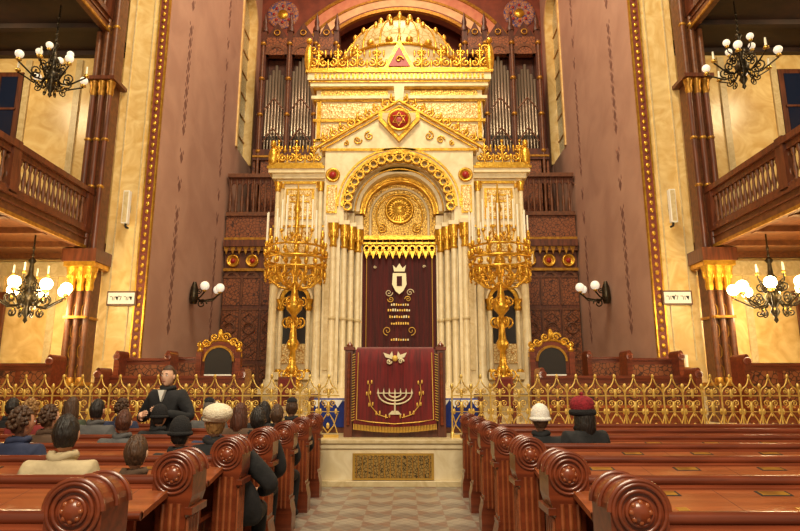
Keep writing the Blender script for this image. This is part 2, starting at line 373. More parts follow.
for q in (-1,1):
    b.M=Matrix.Scale(-1,4,(1,0,0)) if q<0 else Matrix.Identity(4)
    b.box(2.22,3.7,Y+.25,YB,1.5,7.85,cream)
    for z,h,o,m in ((1.5,.25,.12,creamd),(4.95,.1,.12,gold),(5.05,.22,.18,cream),(5.27,.06,.22,gold),(6.2,.06,.06,gold),(7.55,.08,.06,gold),(7.7,.15,.12,cream),(7.85,.12,.22,cream),(7.97,.08,.26,gold)):
        b.box(2.23,3.7+o,Y+.25-o,YB,z,z+h,m)
    b.box(2.55,3.4,Y+.2,Y+.26,6.45,7.4,gold); b.box(2.62,3.33,Y+.17,Y+.22,6.52,7.33,filc)
    for z in (6.7,6.95,7.15): b.box(2.68,3.27,Y+.15,Y+.18,z,z+.05,gold)
    for x in (2.42,3.52): b.box(x-.05,x+.05,Y+.18,Y+.26,5.4,7.6,creamd); b.box(x-.07,x+.07,Y+.16,Y+.26,7.4,7.55,gold)
    b.box(2.6,3.35,Y+.2,Y+.26,5.45,6.1,filc)
    b.box(2.66,3.34,Y+.22,Y+.27,2.3,4.0,darkn); b.prism([(3.0+.34*cos(pi*i/12),4.0+.34*sin(pi*i/12)) for i in range(13)],Y+.22,Y+.27,darkn)
    b.band(3.0,4.0,.34,.44,Y+.14,Y+.25,gold,seg=16); b.band(3.0,4.0,.46,.52,Y+.1,Y+.25,cream,seg=16)
    for x in (2.6,3.4):
        b.cyl((x,Y+.1,2.0),(x,Y+.1,3.7),.07,.065,cream,12); b.lathe([(.07,0),(.12,.1),(.08,.16),(.15,.34)],x,Y+.1,3.68,gold,10); b.lathe([(.12,0),(.1,.1),(.07,.14)],x,Y+.1,1.9,gold,10)
    b.box(2.5,3.5,Y-.05,Y+.25,1.75,1.95,cream); b.box(2.66,3.34,Y+.17,Y+.23,2.2,2.75,filc); b.box(2.98,3.02,Y+.19,Y+.23,2.75,4.3,gold)
    b.prism([(2.5,4.5),(3.5,4.5),(3.0,4.95)],Y+.1,Y+.25,cream); b.tube([(2.45,Y+.08,4.5),(3.0,Y+.08,4.98),(3.55,Y+.08,4.5)],.035,gold,6)
    for x in (2.34,3.62):
        b.lathe([(.2,0),(.2,.15),(.16,.2),(.12,.3),(.115,1.5),(.105,3.0)],x,Y+.02,1.5,cream,16)
        b.lathe([(.11,0),(.15,.04),(.12,.1),(.14,.25),(.22,.5),(.22,.56)],x,Y+.02,4.45,gold,14)
        for k in range(8): b.ell((x+.16*cos(k*pi/4),Y+.02+.16*sin(k*pi/4),4.78),(.045,.045,.12),gold,6,5)
        b.box(x-.22,x+.22,Y-.2,Y+.3,5.0,5.3,cream); b.box(x-.24,x+.24,Y-.22,Y+.3,5.28,5.36,gold)
        b.cyl((x,Y+.08,5.36),(x,Y+.08,7.3),.07,.065,cream,10); b.lathe([(.07,0),(.1,.08),(.08,.12),(.13,.3)],x,Y+.08,7.25,gold,10)
    crest(b,2.3,3.9,8.05,Y+.02,.8,3); b.ell((3.8,Y+.02,8.35),(.14,.1,.3),gold); b.ell((3.8,Y+.02,8.75),(.09,.09,.12),gold)
    b.M=b.M@T((3.8,Y,0))@RZ(pi/2); crest(b,.1,2.0,8.05,0,.7,3); b.M=Matrix.Scale(-1,4,(1,0,0)) if q<0 else Matrix.Identity(4)
    b.box(2.45,3.5,Y+.3,20,8.0,8.35,cream)
    b.box(1.72,2.2,Y-.04,Y+.3,1.5,6.33,cream)
    b.disc(1.97,Y-.06,7.72,[(.22,0),(.22,.06),(.17,.08),(.15,.04),(0,.05)],gold,20); b.disc(1.97,Y-.11,7.72,[(.11,0),(.1,.03),(0,.05)],redp,8)
    b.box(1.83,2.14,Y-.1,Y-.05,6.55,7.4,gold); b.box(1.87,2.1,Y-.12,Y-.09,6.6,7.35,filc)
    b.box(1.8,2.14,Y-.09,Y-.04,2.0,5.2,creamd)
    for x,y in ((1.9,Y-.15),(1.6,Y+.05),(1.42,Y+.3),(1.24,Y+.6)):
        b.lathe([(.13,0),(.13,.1),(.085,.2),(.08,4.0)],x,y,1.5,cream,12)
        b.lathe([(.08,0),(.12,.05),(.09,.12),(.11,.3),(.17,.6),(.17,.7)],x,y,5.5,gold,12)
        for k in range(6): b.ell((x+.12*cos(k*pi/3),y+.12*sin(k*pi/3),5.9),(.04,.04,.13),gold,6,5)
        b.box(x-.16,x+.16,y-.16,y+.16,6.2,6.32,cream)
        b.lathe([(.085,0),(.12,.05),(.085,.1)],x,y,3.4,creamd,12)
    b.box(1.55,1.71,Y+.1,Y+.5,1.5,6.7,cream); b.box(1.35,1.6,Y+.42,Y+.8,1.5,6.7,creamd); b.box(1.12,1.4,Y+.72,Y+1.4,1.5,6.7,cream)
b.M=Matrix.Identity(4)
zc=6.75
b.archwall(-2.21,2.21,6.32,8.55,0,1.62,zc,Y-.06,Y+.31,cream)
b.band(0,zc,1.4,1.61,Y+.12,Y+.5,creamd); b.band(0,zc,1.2,1.42,Y+.4,Y+.8,cream); b.band(0,zc,1.05,1.22,Y+.7,Y+1.2,gold)
b.band(0,zc,1.62,1.72,Y-.12,Y,gold); b.band(0,zc,1.78,1.84,Y-.1,Y,gold,seg=30)
for i in range(19):
    a=pi*i/18
    b.band(1.52*cos(a),zc+1.52*sin(a),.085,.135,Y-.12,Y-.03,gold,0,2*pi,10)
for r,y,rr in ((1.33,Y+.38,.03),(1.12,Y+.68,.035),(1.45,Y+.1,.025)):
    b.tube([(r*cos(pi*i/24),y,zc+r*sin(pi*i/24)) for i in range(25)],rr,gold,6)
b.box(-1.15,1.15,Y+1.0,Y+1.15,6.0,6.75,fili); b.prism([(1.1*cos(pi*i/20),zc+1.1*sin(pi*i/20)) for i in range(21)],Y+1.0,Y+1.15,fili)
b.disc(0,Y+1.0,6.95,[(.46,0),(.46,.08),(.4,.1),(.37,.05),(.2,.06),(.12,.1),(0,.12)],gold,28)
for k in range(24): b.cyl((.14*cos(k*pi/12),Y+.9,6.95+.14*sin(k*pi/12)),(.36*cos(k*pi/12),Y+.92,6.95+.36*sin(k*pi/12)),.012,.022,gold,5)
b.tube([(.72*cos(pi*i/20),Y+.97,zc+.72*sin(pi*i/20)) for i in range(-4,25)],.03,gold,6)
b.tube([(.9*cos(pi*i/20),Y+.97,zc+.9*sin(pi*i/20)) for i in range(21)],.04,cream,6)
for q in (-1,1): b.cyl((q*.9,Y+.97,6.75),(q*.9,Y+.97,6.1),.04,.04,cream)
for q in (-1,1): b.scroll(q*.55,6.35,Y+.95,.16,gold,.025,1.4,pi/2,q)
b.box(-1.12,1.12,Y+.85,Y+1.1,5.98,6.1,gold)
for i in range(11):
    x=-1.0+i*.2
    b.band(x,5.72,.06,.1,Y+.9,Y+.96,gold,0,2*pi,10); b.prism([(x-.1,5.66),(x+.1,5.66),(x,5.38)],Y+.9,Y+.96,gold); b.cyl((x+.1,Y+.93,5.98),(x+.1,Y+.93,5.5),.02,.02,gold,5)
b.box(-1.12,1.12,Y+.88,Y+1.0,5.84,5.9,gold)
b.prism([(-2.35,8.5),(2.35,8.5),(2.35,8.62),(0,10.05),(-2.35,8.62)],Y-.02,Y+.45,cream)
b.box(-2.3,2.3,Y-.1,Y+.1,8.48,8.56,gold)
for q in (-1,1):
    d=Vector((2.35*q,0,-1.43)); p0=Vector((0,Y-.08,10.1)); 
    b.tube([p0,p0+d*1.05],.055,gold,8); b.tube([p0+Vector((0,.02,-.16)),p0+d+Vector((0,.02,-.14))],.03,gold,6)
    for i in range(9):
        c=p0+d*(.06+i*.11); b.scroll(c.x,c.z+.17,Y-.06,.14,gold,.032,1.2,0 if q>0 else pi,-q)
        b.ell((c.x+q*.1,Y-.06,c.z+.22),(.045,.04,.14),gold,6,5)
    b.scroll(q*1.25,8.85,Y-.05,.13,gold,.025,1.4,0,q); b.scroll(q*.9,8.98,Y-.05,.15,gold,.025,1.4,pi/2,-q); b.scroll(q*1.6,8.75,Y-.05,.09,gold,.022,1.2,pi/2,q)
b.prism([(-.62,9.72),(.62,9.72),(.62,9.45),(0,8.75),(-.62,9.45)],Y-.16,Y-.02,gold)
b.prism([(-.5,9.66),(.5,9.66),(.5,9.48),(0,8.92),(-.5,9.48)],Y-.19,Y-.15,creamd)
b.disc(0,Y-.18,9.42,[(.36,0),(.36,.06),(.31,.08),(.29,.05),(0,.05)],gold,24)
b.disc(0,Y-.22,9.42,[(.27,0),(.27,.03),(0,.03)],redp,24)
for o in (0,pi):
    b.tube([(.22*cos(pi/2+o+k*2*pi/3),Y-.27,9.42+.22*sin(pi/2+o+k*2*pi/3)) for k in range(3)],.02,gold,5,True)
b.prism([(-.12,10.0),(.12,10.0),(.16,10.6),(-.16,10.6)],Y-.1,Y+.3,cream)
Y2=Y+.4
b.box(-2.6,2.6,Y2,YB+.1,8.0,11.2,cream)
for z,h,o,m in ((8.98,.07,.06,gold),(9.62,.09,.08,gold),(10.3,.06,.08,gold),(10.36,.1,.14,cream),(10.7,.06,.1,gold),(10.76,.12,.18,cream),(10.88,.06,.22,gold),(10.94,.22,.26,cream),(11.16,.09,.32,gold)):
    b.box(-2.6-o,2.6+o,Y2-o,YB+.1,z,z+h,m)
for q in (-1,1):
    xs=sorted((q*.35,q*2.45)); b.box(xs[0],xs[1],Y2-.03,Y2,9.75,10.25,filc); b.box(xs[0],xs[1],Y2-.05,Y2,10.47,10.68,fili)
    xs=sorted((q*.9,q*2.4)); b.box(xs[0],xs[1],Y2-.03,Y2,9.12,9.55,filc)
    b.box(q*2.5-.06,q*2.5+.06,Y2-.06,Y2,9.0,10.3,gold)
i=-2.6
while i<2.65: b.box(i-.035,i+.035,Y2-.29,Y2-.26,10.97,11.12,gold); i+=.13
crest(b,-2.85,-.4,11.25,Y2-.2,.9,4); crest(b,.4,2.85,11.25,Y2-.2,.9,4)
b.prism([(-.5,11.25),(.5,11.25),(0,12.3)],Y2-.3,Y2-.15,gold); b.prism([(-.34,11.35),(.34,11.35),(0,12.05)],Y2-.33,Y2-.29,redp)
b.scroll(0,11.57,Y2-.35,.13,gold,.03,1); b.ell((0,Y2-.22,12.36),(.07,.07,.14),gold,8,6)
for q in (-1,1):
    b.ell((q*2.85,Y2-.2,11.7),(.14,.12,.5),gold); b.ell((q*2.85,Y2-.2,12.3),.1,gold); b.scroll(q*2.7,12.0,Y2-.2,.16,gold,.035,1.2,0,q)
    b.M=T((q*2.85,Y2-.2,0))@RZ(pi/2); crest(b,.1,3.6,11.25,0,.8,5); b.M=Matrix.Identity(4)
cy=19.5; dz=12.35
b.lathe([(2.1,0),(2.1,.5),(2.0,.55),(1.98,.9),(2.08,1.0),(2.08,1.15)],0,cy,11.2,cream,36)
prof=[(2.03*cos(t*pi/2/10),1.75*sin(t*pi/2/10)) for t in range(10)]+[(.28,1.78)]
b.lathe(prof,0,cy,dz,domem,36)
for k in range(20):
    a=2*pi*k/20
    b.tube([((r+.02)*cos(a),cy+(r+.02)*sin(a),dz+z) for r,z in prof],.035,gold,6)
    a+=pi/20
    b.ell((2.07*cos(a),cy+2.07*sin(a),dz+.15),(.13,.13,.12),gold,8,6)
    b.ell((1.72*cos(a),cy+1.72*sin(a),dz+1.0),(.08,.08,.13),gold,8,6)
b.tube([(2.1*cos(2*pi*k/32),cy+2.1*sin(2*pi*k/32),dz) for k in range(32)],.06,gold,6,True)
b.lathe([(.85,0),(.95,.08),(.7,.14),(.55,.22),(.65,.32),(.35,.4),(.22,.6),(.3,.7),(.1,.8),(.05,1.05)],0,cy,dz+1.5,gold,16)
for k in range(16):
    a=2*pi*k/16; b.ell((.92*cos(a),cy+.92*sin(a),dz+1.68),(.11,.11,.19),gold,7,6)
ark=b.done()
# curtain
b=B('parochet_curtain')
n=60; vs=[];fs=[]
for j,z in enumerate((1.5,2.6,4.0,5.99)):
    for i in range(n+1):
        x=-1.12+2.24*i/n; vs.append((x,Y+1.02+.03*sin(i*1.05)+.01*sin(i*.4+j),z))
for j in range(3):
    for i in range(n): fs.append((j*(n+1)+i,j*(n+1)+i+1,(j+1)*(n+1)+i+1,(j+1)*(n+1)+i))
b.add(vs,fs,velvd,True)
yy=Y+.94
sh=[(-.2,4.95),(.2,4.95),(.22,4.6),(.12,4.4),(0,4.3),(-.12,4.4),(-.22,4.6)]
b.prism(sh,yy,yy+.04,thread)
b.prism([(-.08,4.55),(.08,4.55),(.08,4.85),(-.08,4.85)],yy-.02,yy,velvd)
b.prism([(-.16,5.0),(.16,5.0),(.2,5.2),(.1,5.1),(0,5.25),(-.1,5.1),(-.2,5.2)],yy,yy+.04,thread)
for q in (-1,1):
    b.scroll(q*.32,4.35,yy+.02,.12,thread,.014,1.3,0,q); b.scroll(q*.26,4.15,yy+.02,.1,goldt,.014,1.3,pi,-q)
    b.scroll(q*.75,5.15,yy+.02,.05,thread,.012,1,0,q); b.scroll(q*.36,3.2,yy+.02,.14,goldt,.012,1.3,-pi/2,q)
for z,w in ((3.95,.5),(3.78,.7),(3.58,.6),(3.38,.5),(2.9,.5)):
    x=-w/2
    while x<w/2: b.box(x,x+.04,yy,yy+.03,z,z+.05+.03*random.random(),goldt if random.random()>.3 else thread); x+=.07
b.tube([(-1.0,yy+.03,5.4),(-1.0,yy+.03,2.0),(1.0,yy+.03,2.0),(1.0,yy+.03,5.4)],.012,goldt,4)
b.done(ark)
def text(body,loc,size,mat,parent,name,rot=(pi/2,0,0),ext=.01):
    cu=bpy.data.curves.new(name,'FONT'); cu.body=body; cu.size=size; cu.align_x='CENTER'; cu.align_y='CENTER'; cu.extrude=ext
    cu.materials.append(mat); o=bpy.data.objects.new(name,cu); o.location=loc; o.rotation_euler=rot; C.objects.link(o)
    if parent: o.parent=parent
    return o

# ------------------------------------------------------------------ candelabra
def candelabrum(x,y):
    b=B('standing_candelabrum'); b.M=T((x,y,PZ))
    b.lathe([(.42,0),(.42,.1),(.34,.16),(.34,.55),(.4,.6),(.4,.68),(.28,.74)],0,0,0,creamd,8,False)
    b.lathe([(.3,0),(.24,.08),(.3,.16),(.14,.3),(.1,.45),(.17,.55),(.1,.66),(.075,1.0),(.14,1.08),(.16,1.2),(.1,1.3),(.07,1.6),(.07,1.9),(.2,2.05),(.22,2.2),(.12,2.3),(.08,2.5),(.07,2.9),(.13,3.0),(.1,3.12),(.16,3.3),(.07,3.45),(.06,4.6),(.1,4.7),(.05,4.9),(.02,5.4)],0,0,.72,gold,14)
    for k in range(6):
        a=k*pi/3
        b.M=T((x,y,PZ))@RZ(a)
        b.scroll(.2,1.15,0,.16,gold,.03,1.3,pi,1); b.scroll(.16,2.45,0,.14,gold,.028,1.3,-pi/2,1); b.scroll(.2,2.95,0,.12,gold,.025,1.3,pi/2,-1)
        b.tube([(.06,0,3.45),(.2,0,3.3),(.42,0,3.35),(.6,0,3.5),(.74,0,3.75)],[.035,.035,.03,.03,.025],gold,6)
        b.scroll(.4,3.55,0,.16,gold,.025,1.4,-pi/2,1)
        b.tube([(.06,0,4.75),(.2,0,4.55),(.36,0,4.6),(.4,0,4.8)],.022,gold,6); b.lathe([(.02,0),(.06,.05),(.05,.1)],.4,0,4.8,gold,8); b.cyl((.4,0,4.88),(.4,0,5.7),.026,.024,wax,8)
    b.M=T((x,y,PZ))
    for r,z,w in ((.76,3.78,.03),(.78,4.05,.035),(.74,4.35,.03)):
        b.tube([(r*cos(2*pi*k/36),r*sin(2*pi*k/36),z) for k in range(36)],w,gold,6,True)
    n=18
    for k in range(n):
        a=2*pi*k/n; c,s_=cos(a),sin(a)
        b.ell((.76*c,.76*s_,3.66),(.045,.045,.12),gold,6,6); b.ell((.76*c,.76*s_,3.5),.03,gold,6,5)
        b.ell((.78*c,.78*s_,4.2),(.06,.06,.10),gold,7,6)
        b.ell((.77*c,.77*s_,3.92),(.05,.05,.07),gold,7,6)
        b.lathe([(.03,0),(.055,.06),(.05,.12),(.03,.15)],.76*c,.76*s_,4.36,gold,8)
        if k%3!=2: b.cyl((.76*c,.76*s_,4.5),(.76*c,.76*s_,5.25+.1*(k%2)),.024,.022,wax,8)
        else: b.ell((.76*c,.76*s_,4.65),(.05,.05,.14),gold,6,6)
    b.done()
candelabrum(-2.66,15.2); candelabrum(2.62,15.2)

# ------------------------------------------------------------------ fence
b=B('gilded_railing')
fy=10.25
def fmod(x,w):
    z0=PZ; g=goldp
    b.cyl((x,fy,z0),(x,fy,1.5),.018,.014,g,6); b.ell((x,fy,1.54),(.03,.03,.045),g,6,5); b.lathe([(.04,0),(.03,.08),(.022,.1)],x,fy,z0,g,6)
    cx=x+w/2
    b.tube([(x,fy,1.42),(x+w*.12,fy,1.5),(x+w*.3,fy,1.54),(cx-.03,fy,1.6),(cx,fy,1.7),(cx+.03,fy,1.6),(x+w*.7,fy,1.54),(x+w*.88,fy,1.5),(x+w,fy,1.42)],.012,g,5)
    b.ell((cx,fy,1.7),(.026,.02,.04),g,6,5)
    for q in (-1,1):
        b.scroll(cx+q*w*.2,1.46,fy,w*.14,g,.010,1.3,pi/2,q,4,12)
        b.scroll(cx+q*w*.22,1.26,fy,w*.2,g,.011,1.4,-pi/2,-q,4,14)
        b.tube([(cx,fy,1.12),(cx+q*w*.25,fy,1.0),(cx+q*w*.42,fy,.86),(cx+q*w*.5,fy,.78)],.010,g,4)
        b.tube([(cx,fy,.78),(cx+q*w*.3,fy,.9),(cx+q*w*.5,fy,1.1)],.010,g,4)
        b.ell((cx+q*w*.4,fy,1.13),(.026,.018,.05),g,6,5)
    b.ell((cx,fy,1.42),(.028,.018,.08),g,6,5); b.ell((cx,fy,1.2),(.034,.02,.1),g,6,5); b.ell((cx,fy,1.07),.02,g,6,5)
    b.ell((cx,fy,.9),(.03,.018,.05),g,6,5)
w=.32
for q in (-1,1):
    for i in range(26):
        x=q*(.95+i*w); x=x if q>0 else x-w
        fmod(x,w)
    xa,xb=(.93,9.27) if q>0 else (-9.27,-.93)
    b.box(xa,xb,fy-.015,fy+.015,1.375,1.395,goldp); b.box(xa,xb,fy-.025,fy+.025,PZ+.0,PZ+.05,goldp); b.box(xa,xb,fy-.01,fy+.01,1.12,1.132,goldp)
b.done()

# ------------------------------------------------------------------ lectern
b=B('velvet_draped_lectern')
b.box(-.8,.8,10.4,11.1,PZ,2.1,wooddk); b.box(-.86,.86,10.36,11.15,PZ,PZ+.14,wooddk); b.box(-.84,.84,10.36,11.12,2.08,2.16,wooddk)
for q in (-1,1):
    b.box(q*.78-.07,q*.78+.07,10.3,10.46,PZ,2.16,wooddk); b.box(q*.78-.09,q*.78+.09,10.28,10.48,2.14,2.2,wood); b.lathe([(.05,0),(.06,.03),(.03,.06),(.0,.1)],q*.78,10.38,2.2,wood,10)
    b.cyl((q*.78,10.27,PZ+.2),(q*.78,10.27,2.1),.03,.03,wood,8)
lec=b.done(bevel=.006)
b=B('velvet_cover'); n=48; vs=[];fs=[]
rows=[(10.95,2.2),(10.7,2.22),(10.42,2.2),(10.3,2.15),(10.27,1.9),(10.26,1.5),(10.25,1.2),(10.25,.92)]
for j,(y,z) in enumerate(rows):
    for i in range(n+1):
        t=i/n; x=-.66+1.32*t; d_=.05*sin(pi*t) if j==7 else 0
        vs.append((x*(1+.012*(j-3)),y-(.012*sin(i*.9)*(j/7)),z-d_))
for j in range(7):
    for i in range(n): fs.append((j*(n+1)+i,j*(n+1)+i+1,(j+1)*(n+1)+i+1,(j+1)*(n+1)+i))
b.add(vs,fs,velvet,True)
yf=10.225
b.tube([(-.62,yf+.02,2.1),(-.64,yf,1.0),(-.4,yf,.96),(0,yf,.93),(.4,yf,.96),(.64,yf,1.0),(.62,yf+.02,2.1)],.009,goldt,5)
for i in range(56):
    t=i/55; x=-.68+1.36*t; b.cyl((x,yf+.01,.93-.05*sin(pi*t)),(x,yf+.005,.84-.05*sin(pi*t)),.008,.011,goldt,4)
for i in range(26):
    z=1.0+i*.043
    for q in (-1,1): b.cyl((q*.67,yf+.02,z),(q*.72,yf+.02,z-.02),.007,.007,goldt,4)
mz=1.42
for r in (.1,.19,.28): b.tube([(r*cos(pi+pi*i/14),yf,mz+r*.62*sin(pi+pi*i/14)) for i in range(15)],.014,thread,5)
b.cyl((0,yf,mz),(0,yf,mz-.32),.016,.018,thread,6); b.prism([(-.11,mz-.34),(.11,mz-.34),(.05,mz-.28),(-.05,mz-.28)],yf-.01,yf+.01,thread)
b.box(-.3,.3,yf-.01,yf+.01,mz,mz+.015,thread)
for i in range(7): b.prism([((i-3)*.0935-.014,mz+.015),((i-3)*.0935+.014,mz+.015),((i-3)*.0935,mz+.09)],yf-.01,yf+.01,thread)
for q in (-1,1):
    pts=[(q*(.12+.0),yf,1.03),(q*.28,yf,1.08),(q*.4,yf,1.22),(q*.44,yf,1.4),(q*.42,yf,1.58)]
    b.tube(pts,.008,goldt,5)
    for (x,y,z) in pts:
        b.ell((x+.03,yf,z+.03),(.016,.006,.035),goldt,6,5); b.ell((x-.03,yf,z+.02),(.016,.006,.035),goldt,6,5)
for q in (-1,1):
    b.prism([(q*.02,1.98),(q*.16,2.02),(q*.2,2.1),(q*.09,2.06),(q*.05,2.12)],yf+.0,yf+.03,thread)
    b.scroll(q*.1,1.95,yf,.05,thread,.014,1.1,0,q,4,10)
b.ell((0,yf,2.0),(.05,.012,.05),goldt,8,6)
b.done(lec)
b=B('blue_velvet_bench'); 
b.box(-1.5,1.5,11.3,11.9,PZ,PZ+.1,wooddk); b.box(-1.55,1.55,11.28,11.9,PZ+.1,1.32,bluev)
for i in range(16): b.prism([(-1.55+i*.195,1.3),(-1.36+i*.195,1.3),(-1.455+i*.195,1.16)],11.26,11.28,white)
for q in (-1,1): b.box(q*1.55-.05,q*1.55+.05,11.25,11.95,PZ,1.4,wooddk)
b.done(bevel=.01)

# ------------------------------------------------------------------ platform furniture
def throne(x,y):
    b=B('rabbi_throne'); b.M=T((x,y,PZ))
    b.box(-.5,.5,-.1,.6,.0,.15,wood); b.box(-.45,.45,0,.55,.15,.5,wood); b.box(-.42,.42,-.02,.5,.5,.58,carpet)
    b.box(-.55,.55,.5,.62,0,1.6,wood)
    b.prism([(.55*cos(pi*i/16),1.6+.42*sin(pi*i/16)) for i in range(17)],.5,.62,wood)
    b.prism([(.36*cos(pi*i/16),1.5+.36*sin(pi*i/16)) for i in range(17)]+[(-.36,1.0),(.36,1.0)],.46,.5,darkn)
    b.band(0,1.5,.36,.42,.44,.52,goldd,seg=16)
    b.box(-.4,.4,.45,.5,.65,1.0,lattice); b.box(-.36,.36,.45,.48,1.02,1.16,white)
    for q in (-1,1):
        b.box(q*.52-.07,q*.52+.07,.4,.64,0,1.75,wood); b.lathe([(.07,0),(.09,.05),(.05,.1),(.07,.17),(.0,.26)],q*.52,.5,1.75,gold,10)
        b.box(q*.52-.06,q*.52+.06,-.05,.5,.78,.86,wood); b.box(q*.52-.05,q*.52+.05,-.05,.05,0,.78,wood); b.ell((q*.52,-.04,.86),(.07,.08,.07),wood)
        b.scroll(q*.36,2.0,.5,.12,gold,.03,1.3,0,q); b.scroll(q*.15,2.14,.5,.12,gold,.03,1.3,0,q); b.scroll(q*.52,1.93,.5,.08,gold,.025,1.2,pi/2,-q)
    b.tube([(.58*cos(pi*i/16),.52,1.62+.44*sin(pi*i/16)) for i in range(17)],.035,gold,6)
    b.ell((0,.5,2.22),(.07,.05,.14),gold); b.done(bevel=.006)
throne(-4.78,15.6); throne(4.05,15.6)
def choir(x0,x1,y,h=1.25,rot=0):
    b=B('wooden_choir_bench'); L=x1-x0; b.M=T((x0,y,PZ))@RZ(rot)
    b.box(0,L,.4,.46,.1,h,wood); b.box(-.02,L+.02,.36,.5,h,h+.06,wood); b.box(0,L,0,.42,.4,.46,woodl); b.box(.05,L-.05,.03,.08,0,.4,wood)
    k=max(1,int(L/.7))
    for i in range(k): b.box(i*L/k+.06,(i+1)*L/k-.06,.37,.4,.55,h-.1,lattice)
    for x in (0,L):
        b.prism([(x-.06,0),(x+.06,0),(x+.06,h+.1)]+[(x+.06*cos(pi*i/8),h+.1+.12*sin(pi*i/8)) for i in range(9)]+[(x-.06,h+.1)],-.02,.5,wood)
        b.disc(x,-.02,h+.08,[(.08,0),(.08,.03),(.04,.05),(0,.04)],wood,12)
    b.done(bevel=.006)
choir(-9.6,-7.0,12.2); choir(-6.6,-5.4,14.2,1.45); choir(-6.3,-5.2,16.6,1.6); choir(5.2,6.3,16.6,1.6); choir(5.4,6.6,14.2,1.45); choir(7.0,9.6,12.2)
choir(-6.2,-3.2,12.6,1.0); choir(3.0,6.2,12.6,1.0)
for x in (-5.6,-2.5,2.4,5.5):
    b=B('carpet_covered_stool'); b.M=T((x,13.6,PZ)); b.box(-.2,.2,-.2,.2,.42,.5,carpet)
    for q in (-1,1):
        for r in (-1,1): b.lathe([(.03,0),(.02,.1),(.035,.2),(.025,.42)],q*.16,r*.16,0,wood,8)
    b.box(-.2,.2,.17,.21,.5,1.05,wood); b.box(-.15,.15,.15,.18,.6,1.0,carpet); b.done(bevel=.006)

# ------------------------------------------------------------------ pews
def pewmesh(side):
    b=B('pew'); b.M=Matrix.Scale(-1,4,(1,0,0)) if side<0 else Matrix.Identity(4)
    L=6.1
    b.box(0,L,-.03,.03,.05,.95,wood)
    b.tube([(0,0,.97),(L,0,.97)],.032,wood,10)
    y0,z0,y1,z1=-.03,.945,-.47,.875; sl=(z0-z1)/(y0-y1)
    def slab(xa,xb,ya,yb,up,th,mat):
        za=z0+(ya-y0)*sl+up; zb=z0+(yb-y0)*sl+up
        vs=[(x,y,z) for x in (xa,xb) for (y,z) in ((ya,za),(yb,zb),(yb,zb-th),(ya,za-th))]
        b.add(vs,[(0,1,2,3),(7,6,5,4),(0,4,5,1),(1,5,6,2),(2,6,7,3),(3,7,4,0)],mat)
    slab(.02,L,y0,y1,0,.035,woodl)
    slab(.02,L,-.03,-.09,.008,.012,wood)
    b.tube([(0.02,y1,z1-.012),(L,y1,z1-.012)],.024,wood,8)
    b.box(.1,L,-.36,-.33,.6,.86,wood); b.box(.1,L,-.36,0,.58,.61,wood)
    x=.2
    while x<L:
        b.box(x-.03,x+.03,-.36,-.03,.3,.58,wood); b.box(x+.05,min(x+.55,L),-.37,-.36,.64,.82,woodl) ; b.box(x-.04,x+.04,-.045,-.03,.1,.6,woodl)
        slab(x-.003,x+.003,-.09,-.45,.001,.004,wooddk)
        if x+.4<L:
            slab(x+.22,x+.40,-.12,-.2,.003,.006,black); slab(x+.235,x+.385,-.13,-.19,.005,.004,goldd)
            slab(x+.28,x+.34,-.38,-.43,.004,.006,brass)
        x+=.62
    b.box(.05,L,.03,.44,.41,.45,wood); b.box(.05,L,.40,.43,.1,.41,wood); b.tube([(.05,.44,.43),(L,.44,.43)],.022,wood,8)
    b.box(0,L,.02,.06,.5,.9,wood)
    zt=1.02;r=.115
    arc=lambda rr,cz:[(rr*cos(pi*i/16),cz+rr*sin(pi*i/16)) for i in range(17)]
    b.prism(arc(r,zt)+[(-r,.9),(-.085,.8),(-.085,.35),(-.12,.2),(-.12,0),(.12,0),(.12,.2),(.085,.35),(.085,.8),(r,.9)],-.12,.12,wood,False)
    for rr in (.105,.08,.052): b.tube([(rr*cos(2*pi*i/24),-.125,zt+rr*sin(2*pi*i/24)) for i in range(24)],.009,wood,6,True)
    b.disc(0,-.12,zt,[(.05,0),(.045,.015),(.02,.03),(0,.032)],wood,14)
    for k in range(8): b.ell((.037*cos(k*pi/4),-.135,zt+.037*sin(k*pi/4)),(.012,.01,.012),woodl,6,5)
    for x in (-.045,0,.045): b.tube([(x,-.123,.86),(x,-.123,.25)],.013,woodl,6)
    for y in (-.09,-.04,.01,.06): b.tube([(-.088,y,.78),(-.088,y,.38)],.012,woodl,6)
    b.box(-.1,-.08,-.13,.13,.3,.34,wood); b.box(-.125,-.08,-.13,.13,.8,.84,wood)
    for y in (-.12,.0,.12): b.tube([(p[0]*1.03,y,zt+(p[1]-zt)*1.03) for p in arc(r,zt)],.012,wood,6)
    b.box(L,L+.05,-.46,.46,0,1.02,wood)
    return b.done(bevel=.004)
PD=[2.66+1.06*i for i in range(7)]
for side in (-1,1):
    o=pewmesh(side)
    for i,D in enumerate(PD):
        p=o if i==0 else bpy.data.objects.new('pew',o.data)
        if i: 
            C.objects.link(p); bv=p.modifiers.new('bevel','BEVEL'); bv.width=.004; bv.segments=2; bv.limit_method='ANGLE'; bv.angle_limit=.9
        p.location=(side*1.13-(0.03),D,0)

